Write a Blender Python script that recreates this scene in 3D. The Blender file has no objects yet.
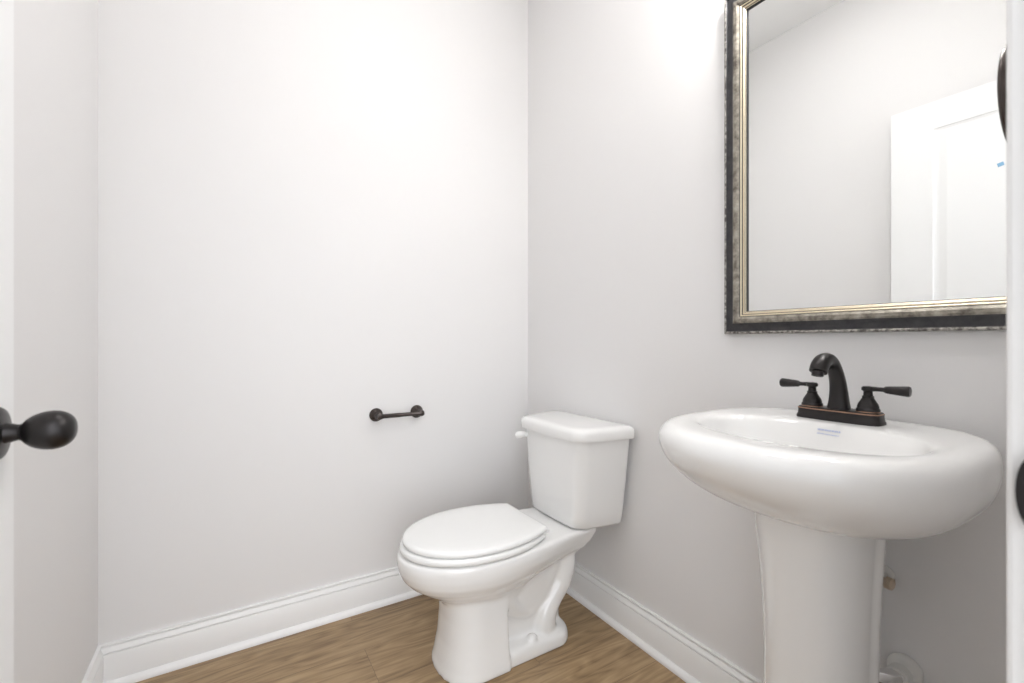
import bpy, bmesh, math
from mathutils import Vector, Matrix
PI = math.pi
S = bpy.context.scene

# ------------------------------------------------------------------ camera
CAM = (-1.17455, -1.76023, 1.01)
cd = bpy.data.cameras.new('camera'); cam = bpy.data.objects.new('camera', cd)
S.collection.objects.link(cam); S.camera = cam
cam.location = CAM
cam.rotation_euler = (PI / 2, 0, math.radians(58.3 - 90))
cd.sensor_width = 36; cd.sensor_fit = 'HORIZONTAL'; cd.lens = 455 / 1024 * 36
cd.clip_start = 0.01
cd.dof.use_dof = True; cd.dof.focus_distance = 1.5; cd.dof.aperture_fstop = 4.5

# ------------------------------------------------------------------ world: pale daylight of the hall that enters by the doorway, plus an added fill glow
w = bpy.data.worlds.new('hall_light'); S.world = w; w.use_nodes = True
wn = w.node_tree; bg = wn.nodes['Background']
bg.inputs['Color'].default_value = (0.93, 0.96, 1.0, 1)
HALL, FILL_GLOW = .66, 2.7      # even light of the hall, and a made-up fill glow added behind the camera
wtc = wn.nodes.new('ShaderNodeTexCoord')
wdot = wn.nodes.new('ShaderNodeVectorMath'); wdot.operation = 'DOT_PRODUCT'
wdir = (-.20, -.93, .26); wl = math.sqrt(sum(c * c for c in wdir)); wdot.inputs[1].default_value = [c / wl for c in wdir]
wmax = wn.nodes.new('ShaderNodeMath'); wmax.operation = 'MAXIMUM'; wmax.inputs[1].default_value = 0
wpow = wn.nodes.new('ShaderNodeMath'); wpow.operation = 'POWER'; wpow.inputs[1].default_value = 4
wma = wn.nodes.new('ShaderNodeMath'); wma.operation = 'MULTIPLY_ADD'; wma.inputs[1].default_value = FILL_GLOW; wma.inputs[2].default_value = HALL
wn.links.new(wtc.outputs['Generated'], wdot.inputs[0]); wn.links.new(wdot.outputs['Value'], wmax.inputs[0])
wn.links.new(wmax.outputs[0], wpow.inputs[0]); wn.links.new(wpow.outputs[0], wma.inputs[0]); wn.links.new(wma.outputs[0], bg.inputs['Strength'])

S.view_settings.view_transform = 'Standard'; S.view_settings.look = 'None'
S.view_settings.exposure = 0.42; S.view_settings.gamma = 1.0
S.view_settings.use_curve_mapping = False

BULB = 86.0
DISC = 14.0        # added ceiling lamp that evens out the room light

# ------------------------------------------------------------------ materials
def nm(name):
    m = bpy.data.materials.new(name); m.use_nodes = True
    nt = m.node_tree; return m, nt, nt.nodes['Principled BSDF']
def mat(name, col, rough=0.5, metal=0.0, coat=0.0, spec=0.5, bump=None):
    m, nt, b = nm(name)
    b.inputs['Base Color'].default_value = (*col, 1)
    b.inputs['Roughness'].default_value = rough
    b.inputs['Metallic'].default_value = metal
    b.inputs['Coat Weight'].default_value = coat
    b.inputs['Specular IOR Level'].default_value = spec
    # faint procedural variation of tone
    tc = nt.nodes.new('ShaderNodeTexCoord'); nz = nt.nodes.new('ShaderNodeTexNoise')
    nz.inputs['Scale'].default_value = bump[0] if bump else 6
    nt.links.new(tc.outputs['Object'], nz.inputs['Vector'])
    if bump:
        bp = nt.nodes.new('ShaderNodeBump'); bp.inputs['Strength'].default_value = bump[1]
        bp.inputs['Distance'].default_value = 0.001
        nt.links.new(nz.outputs['Fac'], bp.inputs['Height']); nt.links.new(bp.outputs['Normal'], b.inputs['Normal'])
    else:
        mr = nt.nodes.new('ShaderNodeMapRange')
        mr.inputs['To Min'].default_value = max(0, rough - .02); mr.inputs['To Max'].default_value = rough + .02
        nt.links.new(nz.outputs['Fac'], mr.inputs['Value']); nt.links.new(mr.outputs['Result'], b.inputs['Roughness'])
    return m
M = {}
M['wall'] = mat('greige_wall_paint', (.795, .785, .782), .62, bump=(260, .12))
M['ceiling'] = mat('white_ceiling_paint', (.88, .88, .875), .8, bump=(200, .15))
M['trim'] = mat('white_trim_paint', (.86, .855, .85), .35)
M['door'] = mat('white_door_paint', (.88, .88, .88), .4)
M['ceramic'] = mat('white_glazed_ceramic', (.86, .855, .845), .07, coat=.3)
M['plastic'] = mat('white_seat_plastic', (.88, .88, .87), .22)
M['bronze'] = mat('oil_rubbed_bronze', (.035, .032, .032), .32, metal=.75)
M['bronze_holder'] = mat('dark_bronze', (.075, .062, .058), .24, metal=.85)
M['copper'] = mat('worn_copper_edge', (.42, .25, .17), .35, metal=.9)
M['chrome'] = mat('chrome', (.8, .8, .8), .12, metal=1)
M['mirror'] = mat('mirror_silver', (.93, .94, .935), .0, metal=1)
M['mirror'].node_tree.nodes['Principled BSDF'].inputs['Roughness'].default_value = 0
for l in list(M['mirror'].node_tree.links):
    if l.to_socket.name == 'Roughness': M['mirror'].node_tree.links.remove(l)
M['pvc'] = mat('white_pvc', (.78, .77, .74), .4)
M['brass'] = mat('beige_compression_nut', (.62, .5, .38), .4)
M['tape'] = mat('blue_painter_tape', (.22, .42, .62), .7)
M['ink'] = mat('blue_stamp_ink', (.48, .54, .74), .5)
M['gold'] = mat('antique_champagne_gold', (.70, .61, .46), .38, metal=.75)
M['black'] = mat('black_frame_groove', (.02, .02, .022), .5)
m, nt, b = nm('frosted_bulb'); b.inputs['Base Color'].default_value = (.9, .9, .88, 1)
b.inputs['Emission Color'].default_value = (1, .985, .965, 1); b.inputs['Emission Strength'].default_value = BULB
M['bulb'] = m
m, nt, b = nm('ceiling_fill_glow'); b.inputs['Base Color'].default_value = (.9, .9, .9, 1)  # emission of the added ceiling fill lamp
b.inputs['Emission Color'].default_value = (1, .985, .975, 1); b.inputs['Emission Strength'].default_value = DISC
M['disc'] = m

def mottled(name, dark, light, scale, lo, hi, rough=.42, metal=.55):
    m, nt, b = nm(name)
    tc = nt.nodes.new('ShaderNodeTexCoord'); mp = nt.nodes.new('ShaderNodeMapping')
    n1 = nt.nodes.new('ShaderNodeTexNoise'); n1.inputs['Scale'].default_value = scale
    n1.inputs['Detail'].default_value = 6; n1.inputs['Roughness'].default_value = .68
    cr = nt.nodes.new('ShaderNodeValToRGB')
    cr.color_ramp.elements[0].position = lo; cr.color_ramp.elements[0].color = (*dark, 1)
    cr.color_ramp.elements[1].position = hi; cr.color_ramp.elements[1].color = (*light, 1)
    nt.links.new(tc.outputs['Object'], mp.inputs['Vector']); nt.links.new(mp.outputs['Vector'], n1.inputs['Vector'])
    nt.links.new(n1.outputs['Fac'], cr.inputs['Fac']); nt.links.new(cr.outputs['Color'], b.inputs['Base Color'])
    b.inputs['Roughness'].default_value = rough; b.inputs['Metallic'].default_value = metal
    bp = nt.nodes.new('ShaderNodeBump'); bp.inputs['Strength'].default_value = .35; bp.inputs['Distance'].default_value = .001
    nt.links.new(n1.outputs['Fac'], bp.inputs['Height']); nt.links.new(bp.outputs['Normal'], b.inputs['Normal'])
    return m
M['frame_silver'] = mottled('mottled_antique_silver', (.10, .085, .07), (.42, .39, .33), 38, .33, .68)
M['frame_dark'] = mottled('dark_pewter_cove', (.028, .028, .032), (.06, .058, .06), 40, .3, .7, .4, .4)
M['frame_bead'] = mottled('worn_silver_bead', (.09, .08, .075), (.42, .40, .37), 120, .42, .6)

def wood():
    m, nt, b = nm('brown_wood_plank_floor')
    N = nt.nodes.new; L = nt.links.new
    tc = N('ShaderNodeTexCoord')
    br = N('ShaderNodeTexBrick'); br.offset = .37; br.offset_frequency = 2
    br.inputs['Scale'].default_value = 1; br.inputs['Brick Width'].default_value = 1.22
    br.inputs['Row Height'].default_value = .18; br.inputs['Mortar Size'].default_value = .0007
    br.inputs['Mortar Smooth'].default_value = .2
    br.inputs['Color1'].default_value = (0, 0, 0, 1); br.inputs['Color2'].default_value = (1, 1, 1, 1)
    br.inputs['Mortar'].default_value = (.5, .5, .5, 1)
    mp0 = N('ShaderNodeMapping'); mp0.inputs['Location'].default_value = (.35, .055, 0)
    L(tc.outputs['Object'], mp0.inputs['Vector']); L(mp0.outputs['Vector'], br.inputs['Vector'])
    # shift the grain per plank
    va = N('ShaderNodeVectorMath'); va.operation = 'MULTIPLY_ADD'
    va.inputs[1].default_value = (7.3, 3.1, 5.7)
    L(br.outputs['Color'], va.inputs[0]); L(tc.outputs['Object'], va.inputs[2])
    mp = N('ShaderNodeMapping'); mp.inputs['Scale'].default_value = (2.6, 40, 1)
    L(va.outputs[0], mp.inputs['Vector'])
    n1 = N('ShaderNodeTexNoise'); n1.inputs['Scale'].default_value = 1; n1.inputs['Detail'].default_value = 8
    n1.inputs['Roughness'].default_value = .62; n1.inputs['Distortion'].default_value = .6
    L(mp.outputs['Vector'], n1.inputs['Vector'])
    mp2 = N('ShaderNodeMapping'); mp2.inputs['Scale'].default_value = (1.3, 7, 1)
    L(va.outputs[0], mp2.inputs['Vector'])
    wv = N('ShaderNodeTexNoise'); wv.inputs['Scale'].default_value = 1.6; wv.inputs['Detail'].default_value = 2
    L(mp2.outputs['Vector'], wv.inputs['Vector'])
    ml = N('ShaderNodeMath'); ml.operation = 'MULTIPLY'; ml.inputs[1].default_value = 10
    L(wv.outputs['Fac'], ml.inputs[0])
    fr = N('ShaderNodeMath'); fr.operation = 'PINGPONG'; fr.inputs[1].default_value = .5
    L(ml.outputs[0], fr.inputs[0])
    ad = N('ShaderNodeMix'); ad.data_type = 'FLOAT'; ad.inputs[0].default_value = .25
    L(n1.outputs['Fac'], ad.inputs[2]); L(fr.outputs[0], ad.inputs[3])
    cr = N('ShaderNodeValToRGB'); e = cr.color_ramp.elements
    e[0].position = .25; e[0].color = (.165, .110, .064, 1)
    e[1].position = .68; e[1].color = (.49, .365, .232, 1)
    k = e.new(.45); k.color = (.325, .230, .138, 1)
    L(ad.outputs[0], cr.inputs['Fac'])
    # plank to plank tone
    hs = N('ShaderNodeHueSaturation'); hs.inputs['Saturation'].default_value = 1.12
    mr = N('ShaderNodeMapRange'); mr.inputs['To Min'].default_value = .86; mr.inputs['To Max'].default_value = 1.12
    L(br.outputs['Color'], mr.inputs['Value']); L(mr.outputs['Result'], hs.inputs['Value'])
    L(cr.outputs['Color'], hs.inputs['Color'])
    mx = N('ShaderNodeMix'); mx.data_type = 'RGBA'
    L(br.outputs['Fac'], mx.inputs['Factor']); L(hs.outputs['Color'], mx.inputs[6]); mx.inputs[7].default_value = (.16, .108, .064, 1)
    L(mx.outputs[2], b.inputs['Base Color'])
    b.inputs['Roughness'].default_value = .42
    bp = N('ShaderNodeBump'); bp.inputs['Strength'].default_value = .15; bp.inputs['Distance'].default_value = .002
    L(n1.outputs['Fac'], bp.inputs['Height']); L(bp.outputs['Normal'], b.inputs['Normal'])
    return m
M['floor'] = wood()

# ------------------------------------------------------------------ mesh helpers
def obj(name, bm, mats, parent=None, smooth=35, loc=None, mods=None):
    bmesh.ops.recalc_face_normals(bm, faces=bm.faces)
    me = bpy.data.meshes.new(name); bm.to_mesh(me); bm.free()
    for mm in (mats if isinstance(mats, (list, tuple)) else [mats]): me.materials.append(mm)
    if smooth:
        for p in me.polygons: p.use_smooth = True
        me.set_sharp_from_angle(angle=math.radians(smooth))
    o = bpy.data.objects.new(name, me); S.collection.objects.link(o)
    if parent: o.parent = parent
    if loc: o.location = loc
    return o
def thing(name, label, cat, loc=(0, 0, 0), group=None):
    o = bpy.data.objects.new(name, None); S.collection.objects.link(o)
    o.empty_display_size = .05; o.location = loc; o['label'] = label; o['category'] = cat
    if group: o['group'] = group
    return o
def tag(o, label, cat): o['label'] = label; o['category'] = cat; return o
def struct(o, label=None, cat=None):
    o['kind'] = 'structure'
    if label: o['label'] = label
    if cat: o['category'] = cat
    return o
def box(bm, lo, hi, bev=0, seg=2):
    r = bmesh.ops.create_cube(bm, size=1)
    for v in r['verts']:
        v.co = Vector([(lo[i] + hi[i]) / 2 + v.co[i] * (hi[i] - lo[i]) for i in range(3)])
    if bev:
        es = {e for v in r['verts'] for e in v.link_edges}
        bmesh.ops.bevel(bm, geom=list(es), offset=bev, segments=seg, affect='EDGES', profile=.5)
def loft(bm, rings, cap=(True, True), closed=True, mi=None):
    vs = [[bm.verts.new(p) for p in r] for r in rings]
    n = len(vs[0])
    for a in range(len(vs) - 1):
        for i in range(n if closed else n - 1):
            j = (i + 1) % n
            f = bm.faces.new((vs[a][i], vs[a][j], vs[a + 1][j], vs[a + 1][i]))
            if mi: f.material_index = mi[a]
    if cap[0]: bm.faces.new(vs[0][::-1])
    if cap[1]: bm.faces.new(vs[-1])
    return vs
def basis(axis):
    a = Vector(axis).normalized()
    t = Vector((0, 0, 1)) if abs(a.z) < .9 else Vector((1, 0, 0))
    u = a.cross(t).normalized(); return u, a.cross(u).normalized(), a
def lathe(bm, origin, axis, prof, n=32, sy=1.0, cap=(True, True)):
    """prof: (distance along axis, radius)"""
    u, v, a = basis(axis); o = Vector(origin); rings = []
    for h, r in prof:
        rings.append([o + a * h + u * (r * math.cos(2 * PI * i / n)) + v * (r * sy * math.sin(2 * PI * i / n)) for i in range(n)])
    loft(bm, rings, cap)
def catmull(P, k=8):
    P = [Vector(p) for p in P]; Q = [2 * P[0] - P[1]] + P + [2 * P[-1] - P[-2]]; out = []
    for i in range(1, len(Q) - 2):
        for j in range(k):
            t = j / k
            out.append(.5 * ((2 * Q[i]) + (Q[i + 1] - Q[i - 1]) * t + (2 * Q[i - 1] - 5 * Q[i] + 4 * Q[i + 1] - Q[i + 2]) * t * t + (-Q[i - 1] + 3 * Q[i] - 3 * Q[i + 1] + Q[i + 2]) * t ** 3))
    out.append(P[-1]); return out
def tube(bm, pts, rad, n=16, k=8, flat=1.0, cap=(True, True)):
    """swept tube through points with per-point radius"""
    rr = rad if isinstance(rad, (list, tuple)) else [rad] * len(pts)
    C = catmull(pts, k); Rr = [v.x for v in catmull([(r, 0, 0) for r in rr], k)]
    rings = []; prev = None
    for i, c in enumerate(C):
        t = (C[min(i + 1, len(C) - 1)] - C[max(i - 1, 0)]).normalized()
        if prev is None: u = basis(t)[0]
        else: u = (prev - t * prev.dot(t)).normalized()
        prev = u; v = t.cross(u)
        rings.append([c + u * (Rr[i] * math.cos(2 * PI * q / n)) + v * (Rr[i] * flat * math.sin(2 * PI * q / n)) for q in range(n)])
    loft(bm, rings, cap)
def sup(c, s, n):
    return math.copysign(abs(c) ** (2 / n), c), math.copysign(abs(s) ** (2 / n), s)
def prism(bm, outline, z0, z1):
    loft(bm, [[(x, y, z0) for x, y in outline], [(x, y, z1) for x, y in outline]])

# ================================================================== ROOM
XL, YF, ZC = -1.504, -1.676, 2.752       # left wall plane, doorway wall plane, ceiling height
DJ = -.665                              # right jamb face of the doorway
DH = 2.055
T = .12
def slab(name, lo, hi, m, label=None):
    bm = bmesh.new(); box(bm, lo, hi); return struct(obj(name, bm, m, smooth=0))
slab('floor', (XL - T, YF - 1.3, -.05), (T, T, 0), M['floor'])
slab('ceiling', (XL - T, YF - T, ZC), (T, T, ZC + .05), M['ceiling'])
slab('wall_back', (XL - T, 0, 0), (T, T, ZC), M['wall'])
slab('wall_right', (0, YF - T, 0), (T, 0, ZC), M['wall'])
slab('wall_left', (XL - T, YF - T, 0), (XL, 0, ZC), M['wall'])
DL = -1.455                             # left jamb face
bm = bmesh.new()
box(bm, (DJ + .02, YF - T, 0), (0, YF, ZC)); box(bm, (XL, YF - T, 0), (DL - .02, YF, ZC))
box(bm, (DL - .02, YF - T, DH + .02), (DJ + .02, YF, ZC))
struct(obj('wall_front', bm, M['wall'], smooth=0))
# jambs and casing of the doorway
bm = bmesh.new()
box(bm, (DJ, YF - T - .001, 0), (DJ + .02, YF + .0, DH), .0015)
box(bm, (DL - .02, YF - T - .001, 0), (DL, YF + .0, DH), .0015)
box(bm, (DL - .02, YF - T - .001, DH), (DJ + .02, YF + .0, DH + .02), .0015)
box(bm, (DJ - .011, YF - .078, 0), (DJ, YF - .043, DH), .001)           # door stop
jamb = struct(obj('trim_1', bm, M['trim'], smooth=0), 'white painted door jamb at the right edge of the photo', 'door jamb')
bm = bmesh.new()
box(bm, (DJ + .006, YF, 0), (DJ + .066, YF + .016, DH + .07), .004)
box(bm, (DJ - .8, YF, DH + .006), (DJ + .006, YF + .016, DH + .07), .004)
struct(obj('trim_2', bm, M['trim'], smooth=0), 'white casing around the inside of the doorway', 'casing')
# strike plate with curved lip
bm = bmesh.new()
zc = .897; ol = []
for i in range(17):
    a = -PI / 2 + PI * i / 16
    ol.append((YF - .0033 + .0125 * math.cos(a) ** .8 if abs(math.cos(a)) > 1e-6 else YF - .0033, zc + .0285 * math.sin(a)))
ol += [(YF - .030, zc + .0285), (YF - .030, zc - .0285)]
loft(bm, [[(DJ - .0022, y, z) for y, z in ol], [(DJ + .001, y, z) for y, z in ol]])
sp = obj('strike_plate', bm, M['bronze'], jamb, smooth=0)
sp['label'] = 'dark bronze strike plate with rounded lip'

# baseboards: profile (depth, height)
BP = [(0, .125), (.0060, .125), (.0085, .1238), (.0088, .1205), (.0035, .1186), (.0035, .1166), (.0072, .1148), (.0138, .1035), (.0138, .1012),
      (.0100, .0998), (.0100, .0978), (.0140, .0966), (.0148, .0950), (.0145, .020), (.0185, .0190), (.0235, .0155), (.0268, .0100), (.028, .0045), (.028, 0), (0, 0)]
def baseboard(name, runs):
    bm = bmesh.new()
    for (p, q, nrm, mp, mq) in runs:   # mitre: +1 shortens with depth
        p, q, nrm = Vector(p), Vector(q), Vector(nrm); t = (q - p).normalized()
        r0 = [p + nrm * d + t * (d * mp) + Vector((0, 0, h)) for d, h in BP]
        r1 = [q + nrm * d - t * (d * mq) + Vector((0, 0, h)) for d, h in BP]
        loft(bm, [r0, r1])
    return struct(obj(name, bm, M['trim'], smooth=28))
baseboard('baseboard_back', [((XL, 0, 0), (0, 0, 0), (0, -1, 0), 1, 1)])
baseboard('baseboard_right', [((0, 0, 0), (0, YF, 0), (-1, 0, 0), 1, 1)])
baseboard('baseboard_left', [((XL, YF, 0), (XL, 0, 0), (1, 0, 0), 1, 1)])
baseboard('baseboard_front', [((0, YF, 0), (DJ + .066, YF, 0), (0, 1, 0), 1, 0)])

# ------------------------------------------------------------------ open door against left wall, face at x=-1.42
DX0, DX1, DY0, DY1, DT = -1.455, -1.42, -1.658, -.8985, 2.044
def door_face(bm):
    """slab with two recessed moulded panels on the room side"""
    box(bm, (DX0, DY0, .012), (DX1 - .008, DY1, DT))
    st = .145; rails = [.012, .25, .86, 1.05, 1.927, DT]
    ys = (DY0 + st - .03, DY1 - st)
    b0 = DX1 - .008
    for lo, hi in (((b0, DY0, .012), (DX1, ys[0], DT)), ((b0, ys[1], .012), (DX1, DY1, DT))): box(bm, lo, hi)
    for z0, z1 in ((rails[0], rails[1]), (rails[2], rails[3]), (rails[4], rails[5])): box(bm, (b0, ys[0], z0), (DX1, ys[1], z1))
    for z0, z1 in ((rails[1], rails[2]), (rails[3], rails[4])):
        def rect(i, x): return [(x, ys[0] + i, z0 + i), (x, ys[1] - i, z0 + i), (x, ys[1] - i, z1 - i), (x, ys[0] + i, z1 - i)]
        loft(bm, [rect(0, DX1), rect(.004, DX1 - .004), rect(.012, DX1 - .0065), rect(.02, DX1 - .007), rect(.045, DX1 - .0025)], cap=(False, True))
bm = bmesh.new(); door_face(bm)
door = struct(obj('door_1', bm, M['door'], smooth=0), 'white two panel door standing open along the left wall', 'door')
bm = bmesh.new()
lathe(bm, (DX1 - .0005, -.956, .897), (1, 0, 0), [(0, .0325), (.004, .0325), (.007, .030), (.009, .024), (.0105, .013), (.022, .0095), (.026, .0105)])
r = obj('knob_rose', bm, M['bronze'], door)
bm = bmesh.new()
pr = []
for i in range(19):
    u = i / 18; a = PI * u
    pr.append((.0215 + .0530 * (1 - math.cos(a)) / 2, max(.0005, .0258 * math.sin(a) ** .85 * (0.80 + .30 * u)) if 0 < i < 18 else .0005))
pr[0] = (.0215, .008); pr[1] = (.0225, .0105)
lathe(bm, (DX1, -.956, .897), (1, 0, 0), pr, n=40)
k = obj('door_knob', bm, M['bronze'], door, smooth=70); k['label'] = 'dark bronze egg shaped door knob'
for i, z in enumerate((.25, 1.02, 1.80)):
    bm = bmesh.new(); lathe(bm, (DX1 + .004, DY0 - .001, z), (0, 0, 1), [(0, .005), (.002, .006), (.088, .006), (.09, .005)], n=16)
    obj('hinge', bm, M['bronze'], door)
bm = bmesh.new()
box(bm, (DX1 - .0030, -1.256, 1.701), (DX1 - .0016, -1.238, 1.716), .0003, 1)
bmesh.ops.rotate(bm, verts=bm.verts, cent=(DX1, -1.25, 1.708), matrix=Matrix.Rotation(math.radians(-14), 3, 'X'))
tag(obj('painter_tape', bm, M['tape'], smooth=0), 'small piece of blue painter tape on the white door, seen in the mirror', 'tape')

# ================================================================== TOILET
TY = -.452                      # centre line
toilet = thing('toilet', 'white two piece toilet with closed lid in the corner of the room', 'toilet', (-.36, TY, 0))
tx, ty = -.36, TY
def TP(X, Y, z): return Vector((-X - tx, Y, z))       # X = distance from the right wall; coordinates local to the toilet empty
def dring(xb, xf, hw, z, nf=2.6, n=64, bow=0, zf=None):
    """closed outline: superellipse between xb (wall side) and xf (front), half width hw"""
    P = []; xc = (xb + xf) / 2; hx = (xf - xb) / 2
    for i in range(n):
        a = 2 * PI * i / n; c, s = sup(math.cos(a), math.sin(a), nf)
        X = xc + hx * c; Y = hw * s
        if bow and c > 0: X += bow * (1 - (Y / hw) ** 2)
        zz = z if zf is None else z + (zf - z) * (X - xb) / (xf - xb)
        P.append(TP(X, Y, zz))
    return P
def roundrect(x0, x1, hw, rf, rb, bow=0, taper=0, k=8):
    """2D outline in (X, Y): front corner radius rf, rear rb, front face bowed"""
    pts = []
    def arc(cx, cy, r, a0, a1):
        for i in range(k + 1):
            a = a0 + (a1 - a0) * i / k; pts.append((cx + r * math.cos(a), cy + r * math.sin(a)))
    arc(x1 - rf, hw - rf, rf, PI / 2, 0)
    for i in range(1, 8): pts.append((x1, (hw - rf) * (1 - 2 * i / 8)))
    arc(x1 - rf, -hw + rf, rf, 0, -PI / 2)
    arc(x0 + rb, -hw + rb, rb, -PI / 2, -PI)
    arc(x0 + rb, hw - rb, rb, PI, PI / 2)
    out = []
    for X, Y in pts:
        f = max(0, (X - x0) / (x1 - x0))
        out.append((X + bow * f * (1 - (Y / hw) ** 2), Y * (1 - taper * f)))
    return out
def rr(x0, x1, hw, rf, rb, bow, z, tp=.17): return [TP(X, Y, z) for X, Y in roundrect(x0, x1, hw, rf, rb, bow, tp)]
# tank
bm = bmesh.new(); R_ = []
for z, ins in ((.379, .012), (.382, .005), (.388, .001)): R_.append(rr(.022 + ins, .200 - ins, .172 - ins, .040, .012, .008, z))
for i in range(1, 9):
    f = i / 8; z = .388 + (.686 - .388) * f
    R_.append(rr(.022 - .002 * f, .200 + .012 * f, .172 + .036 * f ** .9, .040 + .002 * f, .012, .008 + .002 * f, z))
loft(bm, R_)
obj('tank', bm, M['ceramic'], toilet, smooth=40)
# tank lid
bm = bmesh.new(); R_ = []
for z, ins in ((.682, .006), (.683, .001), (.686, .0), (.708, -.001), (.716, .002), (.7215, .009), (.7238, .019), (.725, .035)):
    R_.append(rr(.010 + max(ins, 0) * .5, .226 - ins, .2215 - ins, .045, .014, .011, z))
loft(bm, R_)
obj('tank_lid', bm, M['ceramic'], toilet, smooth=40)
# flush lever
bm = bmesh.new()
lathe(bm, TP(.208, .140, .655), (-1, 0, 0), [(0, .012), (.008, .012), (.011, .008), (.016, .007)], n=20)
tube(bm, [TP(.220, .132, .658), TP(.226, .146, .656), TP(.231, .158, .653), TP(.232, .169, .650)], [.0115, .0140, .0165, .0170], n=14, flat=.85)
fl = obj('flush_lever', bm, M['plastic'], toilet, smooth=60)

# bowl body: several closed volumes fused by a voxel remesh
bm = bmesh.new()
def egg(xb, xm, xf, hw, hwb, z, n=72, flatb=1):
    """outline: half ellipse front (xm..xf), sides tapering to half width hwb at xb"""
    P = []
    for i in range(n // 2 + 1):
        a = PI / 2 - PI * i / (n // 2)
        P.append((xm + (xf - xm) * math.cos(a) ** .96 if math.cos(a) > 1e-9 else xm, hw * math.sin(a)))
    m_ = 14
    side = []
    for i in range(1, m_ + 1):
        f = i / m_; X = xm + (xb - xm) * f; s = f * f * (3 - 2 * f)
        side.append((X, -(hw + (hwb - hw) * s)))
    P += side; P += [(X, -Y) for X, Y in reversed(side)]
    return [TP(X, Y, z) for X, Y in P]
RIM = .377
E_ = [  # z, xb, xm, xf, hw, hwb
    (RIM, .105, .49, .748, .172, .122), (RIM - .004, .101, .49, .755, .178, .128), (RIM - .014, .100, .49, .757, .180, .129),
    (.350, .105, .49, .757, .180, .126), (.328, .118, .49, .753, .177, .119), (.305, .135, .49, .743, .170, .108), (.285, .155, .49, .725, .158, .092),
    (.265, .20, .485, .699, .140, .078), (.245, .24, .48, .668, .121, .068), (.225, .26, .475, .638, .107, .06), (.20, .27, .47, .615, .095, .055)]
loft(bm, [egg(xb, xm, xf, hw, hwb, z) for z, xb, xm, xf, hw, hwb in E_])
# front column
def col(xb, xf, hw, z, n=48):
    P = []
    for i in range(n // 2 + 1):
        a = PI / 2 - PI * i / (n // 2); c, s = sup(math.cos(a), math.sin(a), 2.5)
        P.append((xb + .07 + (xf - xb - .07) * c, hw * s))
    P += [(xb, -hw), (xb, hw)]
    return [TP(X, Y, z) for X, Y in P]
loft(bm, [col(.445, xf, hw, z) for z, xf, hw in ((0, .640, .124), (.012, .640, .124), (.03, .634, .121), (.09, .622, .113), (.16, .616, .108), (.22, .618, .106), (.27, .625, .106))])
# rear web
loft(bm, [dring(a, .50, h, z, 3) for z, a, h in ((.03, .185, .062), (.10, .19, .070), (.16, .185, .079), (.22, .178, .083), (.27, .17, .084), (.33, .14, .08))])
for sgn in (1, -1):
    # outlet bend of the trapway, S-shaped bulge on each side
    tube(bm, [TP(.195, sgn * .035, .335), TP(.193, sgn * .052, .285), TP(.196, sgn * .057, .235), TP(.212, sgn * .058, .185), TP(.245, sgn * .058, .14), TP(.275, sgn * .058, .095), TP(.28, sgn * .05, .03)],
         [.045, .044, .043, .040, .037, .042, .050], n=20)
    # shallow inlet sweep from the bowl down into the bend
    tube(bm, [TP(.46, sgn * .060, .21), TP(.40, sgn * .052, .155), TP(.345, sgn * .046, .125), TP(.30, sgn * .045, .15), TP(.265, sgn * .048, .215), TP(.235, sgn * .048, .265)],
         [.048, .038, .032, .032, .034, .040], n=20)
    lathe(bm, TP(.345, sgn * .090, .03), (0, 0, 1), [(0, .016), (.025, .016), (.032, .012), (.034, .004)], n=20)
# foot plate
def foot(hw, xb, z):
    o = roundrect(xb, .47, hw, .005, .07, 0); return [TP(X, Y, z) for X, Y in o]
loft(bm, [foot(.116, .183, 0), foot(.117, .182, .006), foot(.115, .184, .030), foot(.110, .189, .040), foot(.097, .200, .048), foot(.06, .22, .054)])
bowl = obj('bowl', bm, M['ceramic'], toilet, smooth=0)
rm = bowl.modifiers.new('fuse', 'REMESH'); rm.mode = 'VOXEL'; rm.voxel_size = .0045; rm.use_smooth_shade = True
sm = bowl.modifiers.new('soften', 'SMOOTH'); sm.factor = .6; sm.iterations = 7
# seat and seat lid
def seatring(xb, xf, hw, z, ins=0, n=64):
    P = []; xm = .50; xb += ins; xf -= ins; hw -= ins
    for i in range(n // 2 + 1):
        a = PI / 2 - PI * i / (n // 2)
        P.append((xm + (xf - xm) * max(0, math.cos(a)) ** .95, hw * math.sin(a)))
    m_ = 14; hb = .131 - ins; side = []; rc = .014
    for i in range(1, m_ + 1):
        f = i / m_; X = xm + (xb + rc - xm) * f
        side.append((X, -(hw + (hb - hw) * f ** 2.1)))
    for i in range(1, 5):
        a = PI / 2 * i / 4; side.append((xb + rc - rc * math.sin(a), -(hb - rc * (1 - math.cos(a)))))
    P += side; P += [(X, -Y) for X, Y in reversed(side)]
    return [TP(X, Y, z) for X, Y in P]
bm = bmesh.new()
sx = (.315, .748, .179)
loft(bm, [seatring(*sx, RIM + .002, .010), seatring(*sx, RIM + .003, .003), seatring(*sx, RIM + .006, 0), seatring(*sx, RIM + .015, 0), seatring(*sx, RIM + .020, .003), seatring(*sx, RIM + .022, .009)])
obj('seat', bm, M['plastic'], toilet, smooth=60)
bm = bmesh.new()
z0 = RIM + .0235
sx = (.308, .739, .1755)
loft(bm, [seatring(*sx, z0, .010), seatring(*sx, z0 + .001, .003), seatring(*sx, z0 + .004, 0), seatring(*sx, z0 + .012, 0), seatring(*sx, z0 + .0165, .004), seatring(*sx, z0 + .0185, .012),
          seatring(*sx, z0 + .0200, .035), seatring(*sx, z0 + .0208, .08)])
obj('seat_lid', bm, M['plastic'], toilet, smooth=60)
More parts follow.
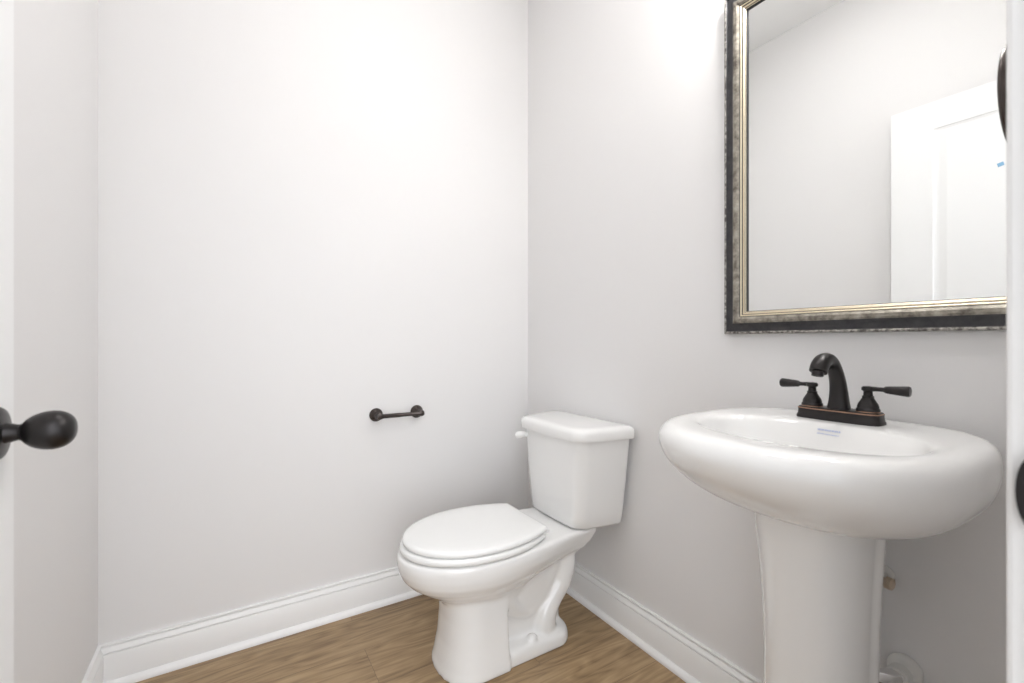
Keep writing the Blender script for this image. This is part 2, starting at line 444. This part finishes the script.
for sgn in (1, -1):
    bm = bmesh.new()
    box(bm, TP(.312, sgn * .070 - .018, RIM - .001), TP(.275, sgn * .070 + .018, RIM + .012), .004, 3)
    obj('hinge_cap', bm, M['plastic'], toilet, smooth=50)

# ================================================================== PEDESTAL SINK
SY = -1.3125
sink = thing('pedestal_sink', 'white ceramic pedestal sink under the framed mirror', 'sink', (-.2, SY, 0))
def SP(X, Y, z): return Vector((-X + .2, Y, z))
def sring(xb, xf, hw, z, xm=.20, nb=4.5, nf=2.15, zf=None, n=96):
    """basin outline; xb rear, xf front, widest at xm"""
    P = []
    for i in range(n):
        a = 2 * PI * i / n
        c0 = math.cos(a)
        c, s = sup(c0, math.sin(a), nf if c0 > 0 else nb)
        X = xm + ((xf - xm) if c > 0 else (xm - xb)) * c
        zz = z if zf is None else z + (zf - z) * min(1, max(0, (X - xb) / (xf - xb)))
        P.append(SP(X, hw * s, zz))
    return P
bm = bmesh.new()
W = .262; D = .475
O_ = [  # xb, xf, hw, zb, zf, xm, nb
    (.004, .295, .075, .678, .680, .22, 3.4), (.004, .332, .122, .679, .687, .22, 3.4), (.003, .369, .167, .686, .700, .22, 3.4), (.003, .406, .203, .700, .720, .22, 3.4),
    (.003, .440, .229, .726, .746, .225, 3.4), (.003, .467, .244, .756, .771, .23, 3.3), (.003, .483, .2505, .786, .795, .23, 3.3), (.003, .488, .2515, .810, .812, .23, 3.3),
    (.003, .486, .249, .828, .825, .23, 3.3), (.004, .479, .242, .841, .837, .23, 3.3), (.006, .468, .231, .8458, .8430, .23, 3.3), (.010, .450, .216, .8480, .8448, .23, 3.3)]
I_ = [  # inner edge of the rim going down into the bowl
    (.150, .405, .188, .8475, .8425, .28, 2.4), (.157, .396, .180, .8445, .839, .28, 2.4), (.163, .389, .174, .838, .831, .28, 2.3), (.172, .380, .165, .815, .808, .28, 2.2),
    (.188, .362, .147, .78, .775, .28, 2.2), (.210, .340, .118, .745, .742, .28, 2.1), (.24, .31, .075, .722, .72, .275, 2.0), (.26, .29, .025, .716, .716, .275, 2.0)]
rings = [sring(a, b_, h, zb, xm, nb, 2.45, zf) for a, b_, h, zb, zf, xm, nb in O_]
rings += [[p - Vector((0, .009, 0)) for p in sring(a, b_, h + .007, zb, xm, nb, 2.25, zf)] for a, b_, h, zb, zf, xm, nb in I_]
loft(bm, rings)
for v in bm.verts: v.co.y += .0025
basin = obj('basin', bm, M['ceramic'], sink, smooth=80)
ss = basin.modifiers.new('sub', 'SUBSURF'); ss.levels = 1; ss.render_levels = 2
bm = bmesh.new()
lathe(bm, SP(.28, 0, .7165), (0, 0, 1), [(0, .028), (.002, .028), (.003, .022), (.001, .018)], n=24)
obj('drain_flange', bm, M['bronze'], sink)
# pedestal
bm = bmesh.new()
def pring(xb, xs, xf, hw, z):
    """horseshoe section: sides splay forward to a raised vertical corner bead, then a convex front"""
    hb = hw * .62; half = [(xb, hb)]
    for i in range(1, 5):
        f = i / 4; half.append((xb + (xs - .022 - xb) * f, hb + (hw - .006 - hb) * f ** .8))
    half += [(xs - .016, hw - .0025), (xs - .008, hw - .0005), (xs, hw - .001), (xs + .004, hw - .003), (xs + .007, hw - .006)]
    x0, y0 = xs + .007, hw - .006
    for i in range(1, 15):
        a = PI / 2 * i / 14; half.append((x0 + (xf - x0) * math.sin(a) ** 1.0, y0 * math.cos(a) ** .85 if i < 14 else 0))
    P = half + [(X, -Y) for X, Y in reversed(half[:-1])]
    inner = [(X if X < xs - .03 else X - .010 * min(1, (X - xs + .03) / .06), Y * .90) for X, Y in P]   # hollow, open towards the wall
    return [SP(X, Y - .008, z) for X, Y in P + inner[::-1]]
PR = [(0, .115, .22, .335, .128), (.02, .115, .22, .335, .128), (.035, .115, .215, .325, .120), (.07, .115, .21, .310, .110), (.16, .115, .205, .300, .0985), (.28, .115, .20, .297, .0950),
      (.40, .115, .20, .300, .0935), (.50, .115, .20, .306, .096), (.58, .115, .202, .314, .100), (.64, .115, .204, .322, .1045), (.70, .115, .206, .330, .109)]
loft(bm, [pring(a, b_, c_, h, z) for z, a, b_, c_, h in PR])
obj('pedestal', bm, M['ceramic'], sink, smooth=50)
# faint blue printed mark on the back wall of the bowl: two lines of small illegible strokes
def inner(y, f):   # point on the rear inner wall between two rings
    a, b_ = I_[2], I_[3]
    xb = a[0] + (b_[0] - a[0]) * f; z = a[3] + (b_[3] - a[3]) * f
    return xb, z
bm = bmesh.new(); import random; random.seed(4)
for row, (f, h) in enumerate(((.15, .0030), (.50, .0018))):
    y = .010
    while y > -.028:
        wd = random.uniform(.0014, .0034) * (1 if row == 0 else .7)
        X0, za = inner(y, f); X1, zb = inner(y, f + h / .023)
        cv = .0009
        vs = [SP(X0 + cv + (abs(y) * .0), y, za), SP(X0 + cv, y - wd, za), SP(X1 + cv, y - wd, zb), SP(X1 + cv, y, zb)]
        vb = [v + Vector((.0006, 0, 0)) for v in vs]
        loft(bm, [vb, vs]); y -= wd + random.uniform(.0006, .0016)
mk = obj('printed_mark', bm, M['ink'], sink, smooth=0); mk['label'] = 'faint blue printed mark inside the bowl'

# ------------------------------------------------------------------ faucet
FX, FZ = -.103, .8475
fau = thing('faucet', 'dark bronze two handle faucet standing on the rear deck of the sink', 'faucet', (FX, SY - .0015, FZ))
def fbase(hx, hy, z, n=48):
    P = []
    for i in range(n):
        a = 2 * PI * i / n; c, s = sup(math.cos(a), math.sin(a), 4.5); P.append((hx * c, hy * s * (1 - .0 * c), z))
    return P
bm = bmesh.new()
loft(bm, [fbase(.0285, .0765, -.001), fbase(.0285, .0765, .0045), fbase(.0265, .0745, .008), fbase(.0255, .0738, .016), fbase(.0258, .0742, .0195)])
base = obj('base_plate', bm, M['bronze'], fau, smooth=40)
bm = bmesh.new()
loft(bm, [fbase(.0258, .0742, .0193), fbase(.0262, .0746, .0200), fbase(.0258, .0742, .0212), fbase(.0225, .0705, .0222)])
ce = obj('plate_edge', bm, M['copper'], base, smooth=40); ce['label'] = 'copper worn edge line'
bm = bmesh.new()
loft(bm, [fbase(.0250, .0732, .0205), fbase(.0245, .0727, .0232), fbase(.0225, .0705, .0240)])
obj('plate_top', bm, M['bronze'], base, smooth=40)
# spout, tapered arch leaning over the bowl
bm = bmesh.new()
def spring(c, t, wy, wt):
    t = Vector(t).normalized(); nrm = Vector((t.z, 0, -t.x)); P = []
    for i in range(24):
        a = 2 * PI * i / 24; cc, s = sup(math.cos(a), math.sin(a), 2.5)
        P.append(Vector(c) + nrm * (wt * cc) + Vector((0, wy * s, 0)))
    return P
pc = [((.000, .022), .0205, .019), ((.0005, .040), .0175, .0165), ((-.001, .060), .0155, .0145), ((-.006, .082), .0140, .013), ((-.016, .102), .0130, .012), ((-.032, .1195), .0128, .0120),
      ((-.052, .1265), .0135, .0128), ((-.069, .1225), .0145, .0140), ((-.080, .1135), .0152, .0145), ((-.0865, .1025), .0150, .0142)]
cl = catmull([(p[0][0], p[1], p[0][1]) for p in pc], 5); rd = catmull([(p[1], p[2], 0) for p in pc], 5)
rings = []
for i, c in enumerate(cl):
    t = cl[min(i + 1, len(cl) - 1)] - cl[max(0, i - 1)]; t.y = 0
    rings.append(spring((c.x, 0, c.z), t, rd[i].x, rd[i].y))
loft(bm, rings)
sp_ = obj('spout', bm, M['bronze'], fau, smooth=50)
bm = bmesh.new()
lathe(bm, (-.0868, 0, .1035), (-.25, 0, -1), [(0, .0105), (.009, .0105), (.0095, .0085), (.008, .007)], n=20)
obj('aerator', bm, M['bronze'], sp_)
for sgn in (1, -1):
    y = sgn * .0508
    bm = bmesh.new()
    lathe(bm, (0, y, .0225), (0, 0, 1), [(0, .0190), (.002, .0198), (.006, .0198), (.008, .0185), (.0085, .0178), (.012, .0178), (.017, .0162), (.024, .0120), (.029, .0092), (.0305, .0098), (.032, .0098), (.033, .0078), (.0405, .0072),
                                      (.0425, .0088), (.044, .0108), (.0485, .0108), (.051, .0090), (.052, .004)], n=28)
    hd = obj('handle', bm, M['bronze'], fau, smooth=40)
    bm = bmesh.new()
    lathe(bm, (0, y, .0228), (0, 0, 1), [(0, .0198), (.0006, .0203), (.0016, .0203), (.0022, .0198)], n=28)
    obj('handle_ring', bm, M['copper'], hd, smooth=40)
    bm = bmesh.new()
    lathe(bm, (0, y + sgn * .008, .0695), (.02, sgn, -.012), [(0, .0050), (.010, .0042), (.018, .0046), (.020, .0068), (.024, .0073), (.038, .0086), (.050, .0098), (.0555, .0100), (.0575, .0085), (.058, .003)], n=20, sy=1)
    obj('lever', bm, M['bronze'], hd, smooth=45)

# ------------------------------------------------------------------ plumbing behind the pedestal
tr = thing('drain_pipe', 'white drain pipe with round wall flange behind the sink pedestal', 'pipe', (-.001, -1.392, .341))
bm = bmesh.new(); lathe(bm, (0, 0, 0), (-1, 0, 0), [(0, .029), (.006, .0295), (.014, .027), (.021, .021), (.024, .018)], n=36); obj('wall_flange', bm, M['pvc'], tr)
bm = bmesh.new(); lathe(bm, (-.012, 0, 0), (-1, 0, 0), [(0, .0155), (.014, .0155), (.014, .020), (.034, .020), (.036, .0155), (.038, .0155)], n=24); obj('slip_nut', bm, M['pvc'], tr)
bm = bmesh.new(); tube(bm, [(-.045, 0, 0), (-.066, .014, 0), (-.088, .040, .002), (-.115, .066, .015), (-.14, .078, .07), (-.14, .078, .335)], .015, n=20); obj('trap_pipe', bm, M['chrome'], tr)
vv = thing('shutoff_valve', 'small water shutoff valve with beige nut half hidden behind the sink pedestal', 'valve', (-.001, -1.356, .520))
bm = bmesh.new(); lathe(bm, (0, 0, 0), (-1, 0, 0), [(0, .019), (.003, .019), (.008, .014), (.010, .010)], n=28); obj('escutcheon', bm, M['pvc'], vv)
bm = bmesh.new(); lathe(bm, (-.008, 0, 0), (-1, 0, 0), [(0, .009), (.03, .009), (.03, .012), (.055, .012), (.06, .008)], n=20); obj('valve_body', bm, M['pvc'], vv)
bm = bmesh.new(); lathe(bm, (-.030, -.008, -.003), (-.1, -1, -.05), [(0, .008), (.006, .008), (.006, .0125), (.016, .0125), (.018, .009)], n=8); obj('valve_nut', bm, M['brass'], vv, smooth=0)
bm = bmesh.new(); tube(bm, [(-.045, 0, .008), (-.045, .002, .05), (-.050, .010, .12), (-.055, .014, .170)], .0045, n=12); obj('supply_tube', bm, M['pvc'], vv)

# ================================================================== MIRROR
mir = thing('framed_mirror', 'large rectangular mirror in a mottled silver and dark pewter frame above the sink', 'mirror', (0, SY, 1.030))
FW = .3095; FH = .918           # half width, height
prof = [(0, 0, 2), (0, .017, 2), (.001, .0205, 2), (.004, .022, 2), (.007, .0205, 1), (.0085, .0185, 1), (.014, .0180, 1), (.023, .0200, 1), (.0295, .0245, 0), (.034, .0265, 0), (.041, .0255, 0), (.047, .0215, 4),
        (.0475, .0205, 4), (.0485, .0205, 3), (.0505, .021, 3), (.0525, .0195, 4), (.053, .0175, 4), (.054, .0175, 3), (.0565, .0175, 3), (.0585, .0155, 4), (.0592, .0135, 3), (.0610, .0125, 4), (.0625, .011, 4), (.0625, .002, 4)]
bm = bmesh.new(); rings = []
for u, h, mi in prof:
    u *= .96
    rings.append([(-h - .002, FW - u, u), (-h - .002, -FW + u, u), (-h - .002, -FW + u, FH - u), (-h - .002, FW - u, FH - u)])
vs = loft(bm, rings, cap=(False, False), mi=[p[2] for p in prof])
obj('frame', bm, [M['frame_silver'], M['frame_dark'], M['frame_bead'], M['gold'], M['black']], mir, smooth=25)
bm = bmesh.new(); box(bm, (-.009, -FW + .048, .048), (-.003, FW - .048, FH - .048))
obj('mirror_glass', bm, M['mirror'], mir, smooth=0)

# ================================================================== PAPER HOLDER
hz = .729
ph = thing('toilet_paper_holder', 'dark bronze toilet paper holder with no roll on the wall beside the toilet', 'paper holder', (-.6205, 0, hz))
for x in (-.081, .081):
    bm = bmesh.new()
    lathe(bm, (x, -.0005, 0), (0, -1, 0), [(0, .0255), (.004, .0255), (.006, .0235), (.008, .0215), (.010, .0205), (.013, .015), (.020, .0105), (.034, .0085), (.046, .0085), (.048, .0105), (.060, .0105), (.0625, .007)], n=28)
    obj('post', bm, M['bronze_holder'], ph, smooth=40)
bm = bmesh.new()
lathe(bm, (-.088, -.054, 0), (1, 0, 0), [(0, .0075), (.002, .0100), (.018, .0100), (.020, .0085), (.086, .0085), (.0865, .0078), (.157, .0078), (.160, .0100), (.178, .0100), (.180, .0075)], n=20)
obj('roller_bar', bm, M['bronze_holder'], ph, smooth=40)

# ================================================================== TOWEL RING on the doorway wall
trg = thing('towel_ring', 'dark towel ring beside the door jamb, seen edge on before the mirror', 'towel ring', (-.262, YF, 1.412))
bm = bmesh.new(); lathe(bm, (0, .0005, 0), (0, 1, 0), [(0, .0255), (.005, .0255), (.009, .021), (.014, .013), (.045, .010), (.070, .011), (.089, .011), (.091, .008)], n=28); obj('wall_post', bm, M['bronze_holder'], trg)
bm = bmesh.new()
Rr = .068; n1, n2 = 48, 12; g = []
for i in range(n1):
    a = 2 * PI * i / n1
    g.append([bm.verts.new((math.cos(a) * (Rr + .0042 * math.cos(2 * PI * j / n2)), .083 + .0042 * math.sin(2 * PI * j / n2), -.070 + math.sin(a) * (Rr + .0042 * math.cos(2 * PI * j / n2)))) for j in range(n2)])
for i in range(n1):
    for j in range(n2): bm.faces.new((g[i][j], g[(i + 1) % n1][j], g[(i + 1) % n1][(j + 1) % n2], g[i][(j + 1) % n2]))
obj('ring', bm, M['bronze_holder'], trg, smooth=80)

# ================================================================== CEILING FILL LIGHT, unseen lamp added for even light
cl_ = thing('ceiling_fill_light', 'round flush fill light added in the middle of the ceiling', 'fill light', (-.78, -.85, ZC))
bm = bmesh.new(); lathe(bm, (0, 0, .001), (0, 0, -1), [(0, .19), (.02, .19), (.026, .184), (.026, .172), (.018, .17)], n=48); obj('rim', bm, M['trim'], cl_)
bm = bmesh.new(); lathe(bm, (0, 0, -.017), (0, 0, -1), [(0, .168), (.012, .166), (.022, .15), (.030, .11), (.034, .05), (.035, .01)], n=48); obj('fill_diffuser', bm, M['disc'], cl_, smooth=80)

# ================================================================== VANITY LIGHT above the mirror
vl = thing('vanity_light', 'two bulb bronze wall light above the mirror', 'wall light', (0, SY, 2.16))
bm = bmesh.new(); box(bm, (-.022, -.17, -.035), (-.001, .17, .035), .006, 3); obj('wall_plate', bm, M['bronze'], vl)
for y in (.12, -.12):
    bm = bmesh.new()
    tube(bm, [(-.018, y, 0), (-.06, y, .012), (-.105, y, .008), (-.118, y, -.02)], .008, n=12)
    lathe(bm, (-.118, y, -.018), (0, 0, -1), [(0, .016), (.022, .020), (.026, .018)], n=24)
    obj('arm', bm, M['bronze'], vl)
    bm = bmesh.new()
    lathe(bm, (-.118, y, -.042), (0, 0, -1), [(0, .014), (.012, .018), (.025, .030), (.045, .038), (.062, .036), (.076, .026), (.083, .012), (.085, .002)], n=28)
    obj('bulb', bm, M['bulb'], vl, smooth=80)
